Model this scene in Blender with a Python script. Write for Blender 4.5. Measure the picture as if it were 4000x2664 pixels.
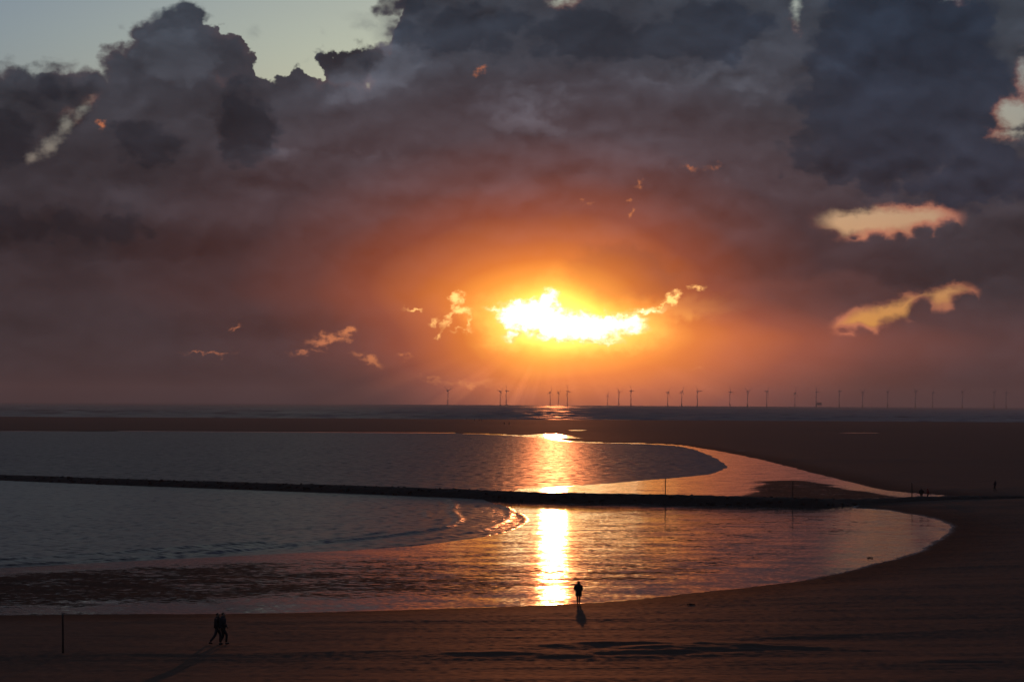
import bpy, bmesh, math, random
import numpy as np
from mathutils import Vector, Matrix

for _o in list(bpy.data.objects):
    bpy.data.objects.remove(_o, do_unlink=True)
scene = bpy.context.scene
C = scene.collection

# ------------------------------------------------------------------ camera
cam_d = bpy.data.cameras.new('camera')
cam = bpy.data.objects.new('camera', cam_d)
C.objects.link(cam)
cam_d.sensor_width = 36.0
cam_d.lens = 75.15
cam_d.clip_start = 0.5
cam_d.clip_end = 200000.0
cam.location = (0, 0, 14.0)
cam.rotation_euler = (Matrix.Rotation(math.radians(91.6785), 4, 'X') @ Matrix.Rotation(0.0055, 4, 'Z')).to_euler()
scene.camera = cam

# ------------------------------------------------------------------ sun, exposure
SUN_AZ, SUN_EL = 1.14, 2.26            # degrees: azimuth right of +Y, elevation
sun_d = bpy.data.lights.new('sun', 'SUN')
sun_d.energy = 0.38
sun_d.angle = math.radians(0.5)
sun_d.color = (1.0, 0.27, 0.085)
sun = bpy.data.objects.new('sun', sun_d)
C.objects.link(sun)
_a, _e = math.radians(SUN_AZ), math.radians(SUN_EL)
SUN_DIR = Vector((math.sin(_a) * math.cos(_e), math.cos(_a) * math.cos(_e), math.sin(_e)))
sun.rotation_euler = SUN_DIR.to_track_quat('Z', 'Y').to_euler()
sun.location = SUN_DIR * 400
vs = scene.view_settings
vs.view_transform = 'Standard'
vs.look = 'None'
vs.exposure = 0.0
vs.gamma = 1.0
vs.use_curve_mapping = False
scene.render.engine = 'CYCLES'
cy = scene.cycles
cy.use_denoising = True
cy.max_bounces = 5
cy.diffuse_bounces = 1
cy.glossy_bounces = 3
cy.transmission_bounces = 1
cy.volume_bounces = 0
cy.caustics_reflective = False
cy.caustics_refractive = False
cy.sample_clamp_indirect = 4.0

# ------------------------------------------------------------------ node helper
class Sock:
    def __init__(s, g, o): s.g, s.o = g, o
    def __add__(a, b): return a.g.m('ADD', a, b)
    def __radd__(a, b): return a.g.m('ADD', b, a)
    def __sub__(a, b): return a.g.m('SUBTRACT', a, b)
    def __rsub__(a, b): return a.g.m('SUBTRACT', b, a)
    def __mul__(a, b): return a.g.m('MULTIPLY', a, b)
    def __rmul__(a, b): return a.g.m('MULTIPLY', b, a)
    def __truediv__(a, b): return a.g.m('DIVIDE', a, b)
    def __rtruediv__(a, b): return a.g.m('DIVIDE', b, a)
    def __neg__(a): return a.g.m('MULTIPLY', a, -1.0)

class Graph:
    def __init__(s, tree):
        s.t = tree
        tree.nodes.clear()
    def new(s, kind): return s.t.nodes.new(kind)
    def put(s, inp, v):
        if isinstance(v, Sock): s.t.links.new(v.o, inp)
        else: inp.default_value = v
    def m(s, op, a, b=None, c=None, clamp=False):
        n = s.new('ShaderNodeMath'); n.operation = op; n.use_clamp = clamp
        for i, v in enumerate((a, b, c)):
            if v is not None: s.put(n.inputs[i], v)
        return Sock(s, n.outputs[0])
    def maxi(s, a, b): return s.m('MAXIMUM', a, b)
    def mini(s, a, b): return s.m('MINIMUM', a, b)
    def sstep(s, x, lo, hi, out0=0.0, out1=1.0):
        n = s.new('ShaderNodeMapRange'); n.interpolation_type = 'SMOOTHSTEP'
        s.put(n.inputs[0], x)
        for i, v in zip((1, 2, 3, 4), (lo, hi, out0, out1)): s.put(n.inputs[i], v)
        return Sock(s, n.outputs[0])
    def lin(s, x, lo, hi, out0=0.0, out1=1.0):
        n = s.new('ShaderNodeMapRange'); n.clamp = True
        s.put(n.inputs[0], x)
        for i, v in zip((1, 2, 3, 4), (lo, hi, out0, out1)): s.put(n.inputs[i], v)
        return Sock(s, n.outputs[0])
    def vec(s, x, y, z=0.0):
        n = s.new('ShaderNodeCombineXYZ')
        for i, v in enumerate((x, y, z)): s.put(n.inputs[i], v)
        return Sock(s, n.outputs[0])
    def sep(s, v):
        n = s.new('ShaderNodeSeparateXYZ'); s.put(n.inputs[0], v)
        return [Sock(s, o) for o in n.outputs]
    def vm(s, op, a, b=None, scale=None):
        n = s.new('ShaderNodeVectorMath'); n.operation = op
        s.put(n.inputs[0], a)
        if b is not None: s.put(n.inputs[1], b)
        if scale is not None: s.put(n.inputs['Scale'], scale)
        return Sock(s, n.outputs['Value' if op in ('LENGTH', 'DOT_PRODUCT', 'DISTANCE') else 'Vector'])
    def noise(s, v, scale, detail=6.0, rough=0.55, lac=2.0, color=False, dist=0.0, dims='2D'):
        n = s.new('ShaderNodeTexNoise'); n.noise_dimensions = dims
        s.put(n.inputs['Vector'], v); s.put(n.inputs['Scale'], scale)
        s.put(n.inputs['Detail'], detail); s.put(n.inputs['Roughness'], rough)
        s.put(n.inputs['Lacunarity'], lac); s.put(n.inputs['Distortion'], dist)
        return Sock(s, n.outputs[1 if color else 0])
    def vor(s, v, scale, detail=0.0, smooth=0.6):
        n = s.new('ShaderNodeTexVoronoi'); n.feature = 'F1'; n.voronoi_dimensions = '2D'
        s.put(n.inputs['Vector'], v); s.put(n.inputs['Scale'], scale)
        s.put(n.inputs['Detail'], detail)
        return Sock(s, n.outputs['Distance'])
    def ramp(s, x, stops, interp='LINEAR'):
        n = s.new('ShaderNodeValToRGB'); r = n.color_ramp; r.interpolation = interp
        while len(r.elements) > 1: r.elements.remove(r.elements[-1])
        for i, (p, c) in enumerate(stops):
            e = r.elements[0] if i == 0 else r.elements.new(p)
            e.position = p
            e.color = (c, c, c, 1) if not isinstance(c, tuple) else (*c, 1)
        s.put(n.inputs[0], x)
        return Sock(s, n.outputs[0])
    def mix(s, f, a, b, mode='MIX'):
        if mode != 'MIX': return s.vm(mode, a, b)
        n = s.new('ShaderNodeMix'); n.data_type = 'VECTOR'; n.factor_mode = 'UNIFORM'; n.clamp_factor = True
        s.put(n.inputs[0], f); s.put(n.inputs[4], a); s.put(n.inputs[5], b)
        return Sock(s, n.outputs[1])
    def scl(s, c, k): return s.vm('SCALE', c, scale=k)
    # soft ellipse in degrees: positive inside, zero on the edge, in degrees of distance
    def blob(s, p, b):
        az, el, rx, ry = b[:4]
        rot = b[4] if len(b) > 4 else 0.0
        if rot:
            c, q = math.cos(math.radians(rot)), math.sin(math.radians(rot))
            d = s.vm('SUBTRACT', p, (az, el, 0.0))
            x = s.vm('DOT_PRODUCT', d, (c / rx, q / rx, 0.0))
            y = s.vm('DOT_PRODUCT', d, (-q / ry, c / ry, 0.0))
            L = s.m('SQRT', s.m('MULTIPLY_ADD', x, x, y * y))
        else:
            n = s.new('ShaderNodeVectorMath'); n.operation = 'MULTIPLY_ADD'
            s.put(n.inputs[0], p)
            n.inputs[1].default_value = (1 / rx, 1 / ry, 0.0)
            n.inputs[2].default_value = (-az / rx, -el / ry, 0.0)
            L = s.vm('LENGTH', Sock(s, n.outputs[0]))
        r = max(min(rx, ry), 0.10)
        return s.m('MULTIPLY_ADD', L, -r, r)
    def blobs(s, p, bl):
        f = None
        for b in bl:
            q = s.blob(p, b)
            if f is None: f = q
            else:
                n = s.new('ShaderNodeMath'); n.operation = 'SMOOTH_MAX'
                s.put(n.inputs[0], f); s.put(n.inputs[1], q); n.inputs[2].default_value = 0.12
                f = Sock(s, n.outputs[0])
        return f

# ------------------------------------------------------------------ sky: clear evening air behind banks of cumulus
# (positions are azimuth / elevation in degrees on the celestial dome)
BANK = [(-12.22, 7.92, 1.224, 0.933), (-13.21, 7.38, 1.399, 0.991), (-8.84, 9.16, 1.749, 1.283),
        (-10.20, 8.55, 0.991, 1.108), (-7.92, 9.07, 1.108, 0.875), (-7.28, 8.06, 0.875, 0.991),
        (-8.73, 9.96, 0.700, 0.641), (-9.73, 7.49, 2.215, 1.399), (-5.72, 8.33, 0.700, 0.641),
        (-4.44, 8.81, 0.933, 0.875), (-3.40, 8.94, 1.049, 0.840), (-3.80, 8.36, 0.816, 0.466), (-2.11, 8.78, 1.866, 1.166),
        (-1.18, 10.17, 2.449, 1.108), (-2.94, 10.60, 0.875, 0.525), (2.80, 10.29, 4.431, 1.866), (5.59, 9.93, 2.099, 1.399),
        (10.64, 9.39, 3.381, 2.332), (9.51, 11.32, 4.198, 0.933), (12.66, 5.84, 3.498, 1.399)]
HOLES = [(-11.43, 7.64, 0.280, 0.105, 40), (-11.87, 7.22, 0.140, 0.280, -20), (-12.29, 6.68, 0.350, 0.187, 40), (-12.71, 6.36, 0.163, 0.093, 30),
         (13.24, 7.61, 0.420, 0.396), (13.49, 8.58, 0.105, 0.350), (13.22, 7.09, 0.303, 0.105),
         (1.27, 10.74, 0.280, 0.128), (7.60, 10.56, 0.117, 0.373), (11.66, 10.66, 0.233, 0.093)]
# breaks under a flat cloud base: blobs, and the line (el at azimuth 0, slope) of the base that closes them above
BREAKS = [([(9.34, 4.86, 1.108, 0.420, 0), (10.53, 4.90, 1.108, 0.396, 0)], (8.37, 5.16, 11.66, 5.21)),
          ([(9.51, 2.27, 0.816, 0.303, 12), (10.36, 2.61, 0.933, 0.396, 20), (11.37, 2.90, 0.700, 0.326, 4)], (8.77, 2.42, 12.16, 3.26))]
PUFFS = [(9.06, 4.42, 0.396, 0.210), (9.68, 4.33, 0.466, 0.303), (10.30, 4.39, 0.396, 0.303), (10.92, 4.50, 0.466, 0.350), (11.60, 4.49, 0.513, 0.513), (8.43, 4.43, 0.466, 0.233),
         (10.89, 2.39, 0.443, 0.536), (10.30, 2.01, 0.606, 0.350), (11.32, 2.15, 0.583, 0.466), (12.04, 2.48, 0.490, 0.653), (12.88, 2.26, 0.933, 0.653), (9.40, 1.85, 0.583, 0.326), (9.85, 1.96, 0.303, 0.350), (8.81, 1.98, 0.396, 0.210)]
FRONT = [(-0.60, 10.06, 2.915, 0.875), (2.57, 9.84, 4.314, 0.840), (5.36, 9.93, 1.866, 0.875), (-2.71, 10.55, 1.049, 0.466),
         (10.42, 8.71, 3.090, 2.915), (9.62, 6.80, 2.682, 1.632), (12.22, 6.07, 2.215, 1.049), (8.65, 9.20, 1.283, 1.399),
         (-12.33, 8.03, 1.283, 0.723), (-13.43, 6.70, 1.108, 1.283), (-7.27, 7.55, 0.991, 1.283), (-9.84, 6.80, 1.516, 0.816), (-4.21, 9.21, 0.700, 0.466),
         (-12.18, 4.58, 3.032, 0.816)]
LIGHT = [(0.82, 8.17, 3.848, 0.420, -3), (4.55, 8.63, 3.848, 0.350, 3), (-0.23, 7.48, 1.632, 0.466), (-3.86, 8.87, 1.516, 0.875),
         (-8.95, 9.10, 1.399, 0.875), (-4.89, 6.56, 2.332, 0.291), (5.14, 6.21, 0.700, 0.187)]
LOBES = [((-0.17, 7.30, 1.399, 0.793), 1.22, 0.86), ((-3.28, 8.48, 1.749, 1.108), 1.22, 0.92), ((2.81, 8.06, 3.148, 0.676), 1.18, 0.82), ((-8.72, 8.88, 1.749, 1.283), 1.16, 0.82),
         ((-7.21, 7.55, 0.933, 1.224), 0.98, 0.74), ((-4.33, 9.15, 0.840, 0.606), 0.80, 0.70), ((-9.84, 6.63, 1.982, 0.991), 1.06, 0.78), ((-5.58, 6.20, 2.682, 0.560), 1.16, 0.88),
         ((-10.60, 4.33, 3.848, 0.723), 0.98, 0.74), ((5.96, 4.36, 2.798, 0.956), 1.06, 0.78), ((9.51, 3.36, 1.632, 0.513), 1.14, 0.86), ((11.21, 3.81, 2.915, 0.700), 1.10, 0.78), ((-12.33, 7.80, 1.341, 0.816), 1.0, 0.72)]
GAP = [(0.32, 2.40, 0.816, 0.466, 12), (0.99, 2.66, 0.303, 0.513, -12), (1.14, 2.14, 1.166, 0.490, -10), (2.02, 2.03, 1.049, 0.396, -8),
       (2.60, 2.15, 0.933, 0.303, -6), (-0.44, 2.56, 0.303, 0.093), (0.03, 1.82, 0.303, 0.140, 12), (3.12, 2.15, 0.560, 0.257), (3.53, 2.50, 0.583, 0.093, 4),
       (2.54, 1.67, 0.396, 0.082)]
SPARKS = [(-1.52, 2.77, 0.198, 0.210), (-1.37, 2.51, 0.280, 0.163), (-1.13, 2.24, 0.070, 0.257), (-1.72, 2.24, 0.350, 0.070, 50), (-1.34, 1.95, 0.257, 0.058),
          (-2.09, 2.16, 0.140, 0.093), (-2.63, 2.51, 0.280, 0.070), (4.28, 2.86, 0.280, 0.233, 25), (4.05, 2.65, 0.396, 0.047, 14), (4.92, 3.16, 0.257, 0.082),
          (3.41, 1.97, 0.326, 0.128), (-1.97, 1.85, 0.140, 0.058, 40)]
EMBERS = [(-4.91, 1.69, 0.723, 0.175, 12), (-4.39, 1.84, 0.233, 0.198), (-3.86, 1.16, 0.490, 0.163, -20), (-2.88, 1.22, 0.233, 0.070), (-5.49, 1.32, 0.513, 0.058, 5),
          (-1.12, 0.55, 0.816, 0.093, -2), (-2.17, 0.64, 0.443, 0.093, -18), (-8.07, 1.27, 0.700, 0.047), (-7.39, 1.94, 0.187, 0.058), (4.92, 0.94, 0.233, 0.035),
          (1.98, 5.37, 0.140, 0.058), (3.23, 5.09, 0.082, 0.163, -30), (3.14, 5.46, 0.082, 0.047), (3.37, 5.87, 0.187, 0.093, 30),
          (5.37, 6.35, 0.233, 0.082, 12), (4.79, 6.29, 0.280, 0.058, -4), (-0.88, 8.89, 0.210, 0.082), (-10.97, 7.26, 0.152, 0.152, 40)]
WISPS = [(-2.30, 10.27, 0.187, 0.117), (-5.09, 9.82, 0.187, 0.163, 40), (-3.99, 10.07, 0.700, 0.163, -20), (-6.89, 9.78, 0.210, 0.163), (-3.29, 10.03, 0.583, 0.257, 30), (-5.47, 9.02, 0.350, 0.187, 40)]

def deg(x, y): return x, y
world = bpy.data.worlds.new('World')
scene.world = world
world.use_nodes = True
g = Graph(world.node_tree)
_tc = g.new('ShaderNodeTexCoord')
dirv = Sock(g, _tc.outputs['Generated'])
dx, dy, dz = g.sep(dirv)
R2D = 57.29578
u = g.m('ARCTAN2', dx, dy) * R2D
v = g.m('ARCSINE', dz) * R2D
P = g.vec(u, v)
# cloud texture space: clouds flatten towards the horizon
PT = g.vec(u + 60.0, v * 1.35)
wf = g.noise(PT, 1.1, 7.0, 0.60, color=True)
warp = g.vm('SUBTRACT', wf, (0.5, 0.5, 0.5))
PW = g.vm('ADD', P, g.vm('SCALE', warp, scale=0.85))           # billowing edges
PS = g.vm('ADD', P, g.vm('SCALE', warp, scale=0.35))          # gentle edges
wfine = g.noise(g.vec(u + 33.0, v * 1.2), 2.6, 6.0, 0.6, color=True)
PF = g.vm('ADD', P, g.vm('SCALE', g.vm('SUBTRACT', wfine, (0.5, 0.5, 0.5)), scale=0.55))
n_big = g.noise(g.vec(u + 91.0, v * 1.9), 0.22, 5.0, 0.5)
PM = g.vm('ADD', g.vec(u + 143.0, v * 1.7), g.vm('SCALE', warp, scale=0.9))
n_mid = g.noise(PM, 0.34, 6.0, 0.47)
relief = n_mid - g.noise(g.vm('ADD', PM, (-0.15, 0.55, 0.0)), 0.34, 5.0, 0.47)   # billow tops against their shaded undersides
n_fine = g.noise(g.vec(u + 210.0, v * 1.6), 3.4, 5.0, 0.6)
puff = g.vor(g.vm('ADD', PT, g.vm('SCALE', warp, scale=0.5)), 1.25, 2.0)

PH = g.vm('ADD', g.vec(u + 300.0, v * 1.5), g.vm('SCALE', warp, scale=0.55))
heap = g.vor(g.vm('ADD', PH, (-0.1, 0.50, 0.0)), 0.45, 2.0) - g.vor(PH, 0.45, 2.0)        # rounded heaps, tops against undersides

# clear sky
nish = g.new('ShaderNodeTexSky')
nish.sky_type = 'NISHITA'
nish.sun_disc = False
nish.sun_elevation = math.radians(SUN_EL)
nish.sun_rotation = math.radians(SUN_AZ)
nish.dust_density = 2.0
nish.air_density = 1.0
nish.ozone_density = 1.0
clear = g.mix(1.0, Sock(g, nish.outputs[0]), g.mix(g.sstep(v, 3.0, 10.0), (0.0225, 0.0250, 0.088), (0.028, 0.057, 0.150)), 'MULTIPLY')

# sun distance and glow through the cloud
du = u - SUN_AZ
dv = v - SUN_EL
kk = g.sstep(dv, -0.6, 0.8, g.sstep(du, -1.5, 1.0, 0.68, 0.43), g.sstep(du, 0.0, 3.5, 0.56, 0.66))
rd = g.m('SQRT', (du * kk) * (du * kk) + dv * dv)
rd = rd + (n_mid - 0.5) * 0.55
glow = g.ramp(rd * 0.1, [(0.0, (1, 0.60, 0.12)), (0.05, (0.92, 0.42, 0.07)), (0.085, (0.70, 0.26, 0.030)), (0.12, (0.54, 0.17, 0.014)), (0.17, (0.34, 0.080, 0.004)),
                         (0.22, (0.225, 0.046, 0.004)), (0.29, (0.112, 0.018, 0.001)), (0.385, (0.045, 0.007, 0.0)), (0.50, (0.014, 0.002, 0.0)), (0.70, (0.003, 0.0004, 0.0)), (1.0, (0, 0, 0))])

# cloud bank coverage
bank = g.blobs(PW, BANK)
bank = g.maxi(bank, g.sstep(u, -3.9, -1.4, 8.85, 15.0) - g.sep(PW)[1])
hole = g.blobs(PS, HOLES) + (n_fine - 0.5) * 0.30 + 0.02
psx, psy, _psz = g.sep(PS)
for bl, (x0, y0, x1, y1) in BREAKS:
    m_ = (y1 - y0) / (x1 - x0)
    roof = (psx * m_ + (y0 - m_ * x0)) - psy
    hole = g.maxi(hole, g.mini(g.blobs(PS, bl), roof * 0.9 + (n_fine - 0.5) * 0.22))
hole = g.mini(hole, -(g.blobs(PS, PUFFS) + (0.36 - puff) * 0.13 + (n_fine - 0.5) * 0.12))
bank_e = bank + (0.42 - puff) * 0.36
a_bank = g.sstep(bank_e, g.lin(n_big, 0.38, 0.66, -0.02, -0.16), g.lin(n_big, 0.38, 0.66, 0.07, 0.24))
a_hole = g.sstep(hole, -0.09, g.lin(v, 6.0, 9.0, 0.19, 0.26)) * 0.93
a_hole = a_hole * g.lin(u, -10.0, -8.0, 0.55, 1.0)
a_bank = a_bank * (1.0 - a_hole)
thin = g.maxi(g.sstep(bank_e, 0.0, 0.42, 1.0, 0.0), g.sstep(hole, -0.17, 0.0))                    # thin, lit margin

front = g.blobs(PW, FRONT) + (n_mid - 0.5) * 1.7 + (0.42 - puff) * 0.45
a_front = g.sstep(front, -0.12, 0.34)
light = g.sstep(g.blobs(PW, LIGHT) + (n_mid - 0.5) * 1.2 + (0.42 - puff) * 0.35, -0.08, 0.34)

base = g.ramp(v * 0.05, [(0.0, (0.036, 0.032, 0.038)), (0.06, (0.033, 0.027, 0.031)), (0.16, (0.034, 0.027, 0.031)), (0.26, (0.045, 0.039, 0.046)),
                         (0.37, (0.051, 0.051, 0.061)), (0.50, (0.046, 0.055, 0.070)), (1.0, (0.050, 0.060, 0.075))])
tone = 0.45 + n_big * 0.60 + n_mid * 0.45 + (0.45 - puff) * 0.10 + relief * 0.9 + heap * g.sstep(v, 1.8, 5.5, 0.10, 1.0) * g.lin(n_big, 0.35, 0.62, 0.12, 0.62)
for lb, m_top, m_bot in LOBES:
    lf = g.blob(PW, lb)
    la = g.sstep(lf, -0.04, 0.16) * g.lin(v, lb[1] - lb[3] * 0.95, lb[1] - lb[3] * 0.2, 0.25, 0.85)
    ls = g.lin(v, lb[1] - lb[3], lb[1] + lb[3], m_bot, m_top)
    tone = tone * (1.0 + la * (ls - 1.0) * 1.9)
base = g.scl(base, tone)
warm_base = g.mix(1.0, base, (1.0, 0.90, 0.66), 'MULTIPLY')
base = g.mix(g.sstep(rd, 1.0, 4.0, 1.0, 0.0), base, warm_base)
side = g.sstep(du, -14.0, -3.0, 0.76, 1.0)
base = g.mix(1.0, base, g.vec(side, side * 1.02, side * 1.06), 'MULTIPLY')
lit_up = g.mix(1.0, base, (1.38, 1.38, 1.36), 'MULTIPLY')
base = g.mix(light, base, lit_up)
dark = g.mix(1.0, base, g.mix(g.sstep(du + (n_mid - 0.5) * 8.0, 4.0, 9.5), (0.50, 0.53, 0.58), (0.44, 0.56, 0.72)), 'MULTIPLY')
base = g.mix(a_front * 0.85, base, dark)

# rain-haze below the cloud deck
edge = g.ramp((u + 14.0) * (1.0 / 28.0), [(0.0, 0.38), (0.06, 0.385), (0.13, 0.328), (0.26, 0.312), (0.47, 0.306), (0.52, 0.29), (0.56, 0.262), (0.60, 0.248),
                                          (0.635, 0.262), (0.66, 0.30), (0.72, 0.342), (0.785, 0.350), (0.82, 0.378), (0.86, 0.33), (0.90, 0.30), (1.0, 0.29)])
under = g.sstep(g.sep(PS)[1] - edge * 10.0, -0.35, 0.06, 1.0, 0.0)
pale = g.sstep(du, -1.0, 4.0) * g.sstep(du, 6.0, 12.0, 1.0, 0.35)
veil = g.scl(g.mix(pale, (0.002, 0.001, 0.001), (0.035, 0.012, 0.009)), under)
g_mul = (1.0 - a_front * 0.75) * (0.78 + n_mid * 0.44) * g.sstep(v, -0.2, 0.6, 0.8, 1.0)
cl = g.mix(1.0, base, veil, 'ADD')
press = g.sstep(g.blob(PW, (2.94, 3.46, 1.749, 0.933, -6)), -0.06, 0.40)     # the heavy cloud hanging over the gap
g3 = g_mul * 2.1 * (1.0 - press * 0.20)
cl = g.mix(1.0, cl, g.scl(glow, g3), 'ADD')
core = g.sstep(rd, 0.35, 1.25, 1.0, 0.0)
cl = g.mix(core, cl, g.mix(1.0, cl, (1.2, 1.35, 1.0), 'MULTIPLY'))

# crepuscular rays fanning down through the haze
th = g.m('ARCTAN2', dv, du)
ray = g.noise(g.vec(th * 2.2 + 4.0, 0.0, 0.0), 3.0, 2.0, 0.5)
rayk = g.sstep(ray, 0.40, 0.70) * g.sstep(dv, -1.9, -0.7, 1.0, 0.0) * g.sstep(rd, 1.4, 6.5, 1.0, 0.0) * g.sstep(du, -0.5, 0.8, 1.0, 0.35)
cl = g.mix(1.0, cl, g.scl((0.12, 0.038, 0.015), rayk), 'ADD')

# thin margins catch the low sun
rim_dir = g.sstep(g.m('ABSOLUTE', du), 3.0, 15.0, 1.0, 0.75)
rimk = thin * g.sstep(n_mid, 0.36, 0.6) * rim_dir * g.sstep(v, 6.5, 10.5, 1.0, 0.30)
rim_near = g.sstep(hole + 0.30, 0.0, 0.3)
rimk = rimk * g.maxi(rim_near * g.sstep(v, 5.0, 7.0, 1.0, 0.6), 0.16)
cl = g.mix(1.0, cl, g.scl((0.44, 0.13, 0.055), rimk), 'ADD')

sky = g.mix(a_bank, clear, cl)
wisp = g.sstep(g.blobs(PW, WISPS) + (n_mid - 0.45) * 0.8, -0.05, 0.5) * (1.0 - a_bank) * 0.55
sky = g.mix(wisp, sky, (0.10, 0.11, 0.13))
# torn places where the bright air behind shows
emb = g.blobs(PF, EMBERS)
a_emb = g.sstep(emb, -0.03, 0.14) * g.sstep(n_fine, 0.30, 0.62)
emb_col = g.mix(g.sstep(rd, 1.5, 5.0), (0.85, 0.27, 0.075), (0.46, 0.145, 0.065))
sky = g.mix(a_emb * 0.95, sky, emb_col)
# light of the low air close to the horizon, stronger than what reaches the eye through the sea haze
boost = g.mini(g.m('EXPONENT', 0.88 / g.maxi(v, 0.05)), 9.1)
sky = g.scl(sky, boost * g.sstep(v, 0.3, 1.6, g.sstep(rd, 1.5, 4.5, 1.0, 0.28), 1.0))
spk = g.blobs(PF, SPARKS)
a_spk = g.sstep(spk, -0.03, 0.12) * g.sstep(n_fine, 0.25, 0.6)
sky = g.mix(a_spk, sky, (2.1, 1.10, 0.33))
gap = g.blobs(PF, GAP)
a_gap = g.sstep(gap, -0.05, 0.10)
shine = g.sstep(gap + (n_fine - 0.5) * 0.35, -0.02, 0.40)
gap_col = g.mix(shine, (1.8, 1.05, 0.36), (9.0, 6.6, 3.6))
halo = g.sstep(gap, -0.55, 0.0)
halo = halo * halo * g.sstep(dv, -0.25, 0.45, 1.0, 0.30)
sky = g.mix(1.0, sky, g.scl((0.60, 0.36, 0.07), halo), 'ADD')
sky = g.mix(a_gap, sky, gap_col)
# the rest of the dome: the same broken cloud over the same clear air, in the same light
cover = (g.noise(g.vec(dx, dy, dz * 1.6), 3.1, 5.0, 0.55, dims='3D') - 0.40) * 14.0
a_rest = g.maxi(g.sstep(cover, -0.3, 0.5), g.sstep(v, 2.0, 6.0, 1.0, 0.0))
rest_base = g.scl(g.mix(g.sstep(v, 0.0, 14.0), (0.040, 0.033, 0.038), (0.049, 0.054, 0.063)), 0.7 + a_rest * 0.45)
rest = g.mix(a_rest * 0.92, clear, g.vm('ADD', rest_base, glow))
rest = g.mix(g.sstep(v, -1.5, -0.3, 1.0, 0.0), rest, (0.02, 0.018, 0.018))
inside = g.sstep(g.m('ABSOLUTE', u), 15.0, 18.0, 1.0, 0.0) * g.sstep(v, 11.5, 14.0, 1.0, 0.0) * g.sstep(v, -1.5, -0.3)
_bg = g.new('ShaderNodeBackground')
g.put(_bg.inputs[0], sky)
_br = g.new('ShaderNodeBackground')
g.put(_br.inputs[0], rest)
_mx = g.new('ShaderNodeMixShader')
g.put(_mx.inputs[0], inside)
g.t.links.new(_br.outputs[0], _mx.inputs[1])
g.t.links.new(_bg.outputs[0], _mx.inputs[2])
_wo = g.new('ShaderNodeOutputWorld')
g.t.links.new(_mx.outputs[0], _wo.inputs[0])
world.cycles.sampling_method = 'MANUAL'
world.cycles.sample_map_resolution = 1024

# ------------------------------------------------------------------ small mesh helpers
rng = random.Random(7)
nrng = np.random.default_rng(11)

def mesh_obj(name, verts, faces, mat=None, parent=None, smooth=False):
    me = bpy.data.meshes.new(name)
    if isinstance(verts, np.ndarray): verts = verts.tolist()
    if isinstance(faces, np.ndarray): faces = faces.tolist()
    me.from_pydata(verts, [], faces)
    if smooth:
        me.polygons.foreach_set('use_smooth', [True] * len(me.polygons))
    if mat: me.materials.append(mat)
    o = bpy.data.objects.new(name, me)
    C.objects.link(o)
    o.parent = parent
    return o

def grid_obj(name, V, mat):
    """V: rows x cols x 3 array -> one smooth sheet"""
    r, c = V.shape[:2]
    me = bpy.data.meshes.new(name)
    me.vertices.add(r * c)
    me.vertices.foreach_set('co', V.reshape(-1).astype(np.float32))
    i = np.arange(r * c).reshape(r, c)
    q = np.stack([i[:-1, :-1], i[:-1, 1:], i[1:, 1:], i[1:, :-1]], -1).reshape(-1)
    nf = (r - 1) * (c - 1)
    me.loops.add(nf * 4)
    me.loops.foreach_set('vertex_index', q.astype(np.int32))
    me.polygons.add(nf)
    me.polygons.foreach_set('loop_start', np.arange(0, nf * 4, 4, dtype=np.int32))
    me.polygons.foreach_set('use_smooth', np.ones(nf, dtype=bool))
    me.update(calc_edges=True)
    me.materials.append(mat)
    o = bpy.data.objects.new(name, me)
    C.objects.link(o)
    return o

def attr(o, name, a):
    l = o.data.attributes.new(name, 'FLOAT', 'POINT')
    l.data.foreach_set('value', np.ascontiguousarray(a.reshape(-1), dtype=np.float32))

def tag(o, label=None, cat=None, group=None, kind=None):
    if label: o['label'] = label
    if cat: o['category'] = cat
    if group: o['group'] = group
    if kind: o['kind'] = kind
    return o

def empty(name, loc=(0, 0, 0), rz=0.0):
    o = bpy.data.objects.new(name, None)
    o.empty_display_size = 0.3
    o.location = loc
    o.rotation_euler = (0, 0, rz)
    C.objects.link(o)
    return o

def copy_tree(o, parent=None):
    c = o.copy()
    C.objects.link(c)
    c.parent = parent
    for ch in o.children:
        copy_tree(ch, c)
    return c

# value noise on the ground plane (world metres)
def vnoise(x, y, seed, sx, sy):
    X, Y = x / sx, y / sy
    xi, yi = np.floor(X).astype(np.int64), np.floor(Y).astype(np.int64)
    fx, fy = X - xi, Y - yi
    fx, fy = fx * fx * (3 - 2 * fx), fy * fy * (3 - 2 * fy)
    def h(a, b):
        n = (a * 374761393 + b * 668265263 + seed * 974711) & 0x7fffffff
        n = ((n ^ (n >> 13)) * 1274126177) & 0x7fffffff
        n = n ^ (n >> 16)
        return (n & 0xffff) / 65535.0
    a, b, c, d = h(xi, yi), h(xi + 1, yi), h(xi, yi + 1), h(xi + 1, yi + 1)
    return (a * (1 - fx) + b * fx) * (1 - fy) + (c * (1 - fx) + d * fx) * fy - 0.5

def fbm(x, y, seed, sx, sy, octs=4, g=0.5):
    t = 0; a = 1.0
    for k in range(octs):
        t = t + a * vnoise(x + 17.3 * k, y - 9.1 * k, seed + k, sx / 2 ** k, sy / 2 ** k)
        a *= g
    return t

def smooth(a, lo, hi):
    t = np.clip((a - lo) / (hi - lo), 0, 1)
    return t * t * (3 - 2 * t)

def dist_line(x, y, pl):
    d = np.full(x.shape, 1e9)
    for (ax, ay), (bx, by) in zip(pl[:-1], pl[1:]):
        ex, ey = bx - ax, by - ay
        t = np.clip(((x - ax) * ex + (y - ay) * ey) / (ex * ex + ey * ey + 1e-9), 0, 1)
        d = np.minimum(d, np.hypot(x - ax - t * ex, y - ay - t * ey))
    return d

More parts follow.
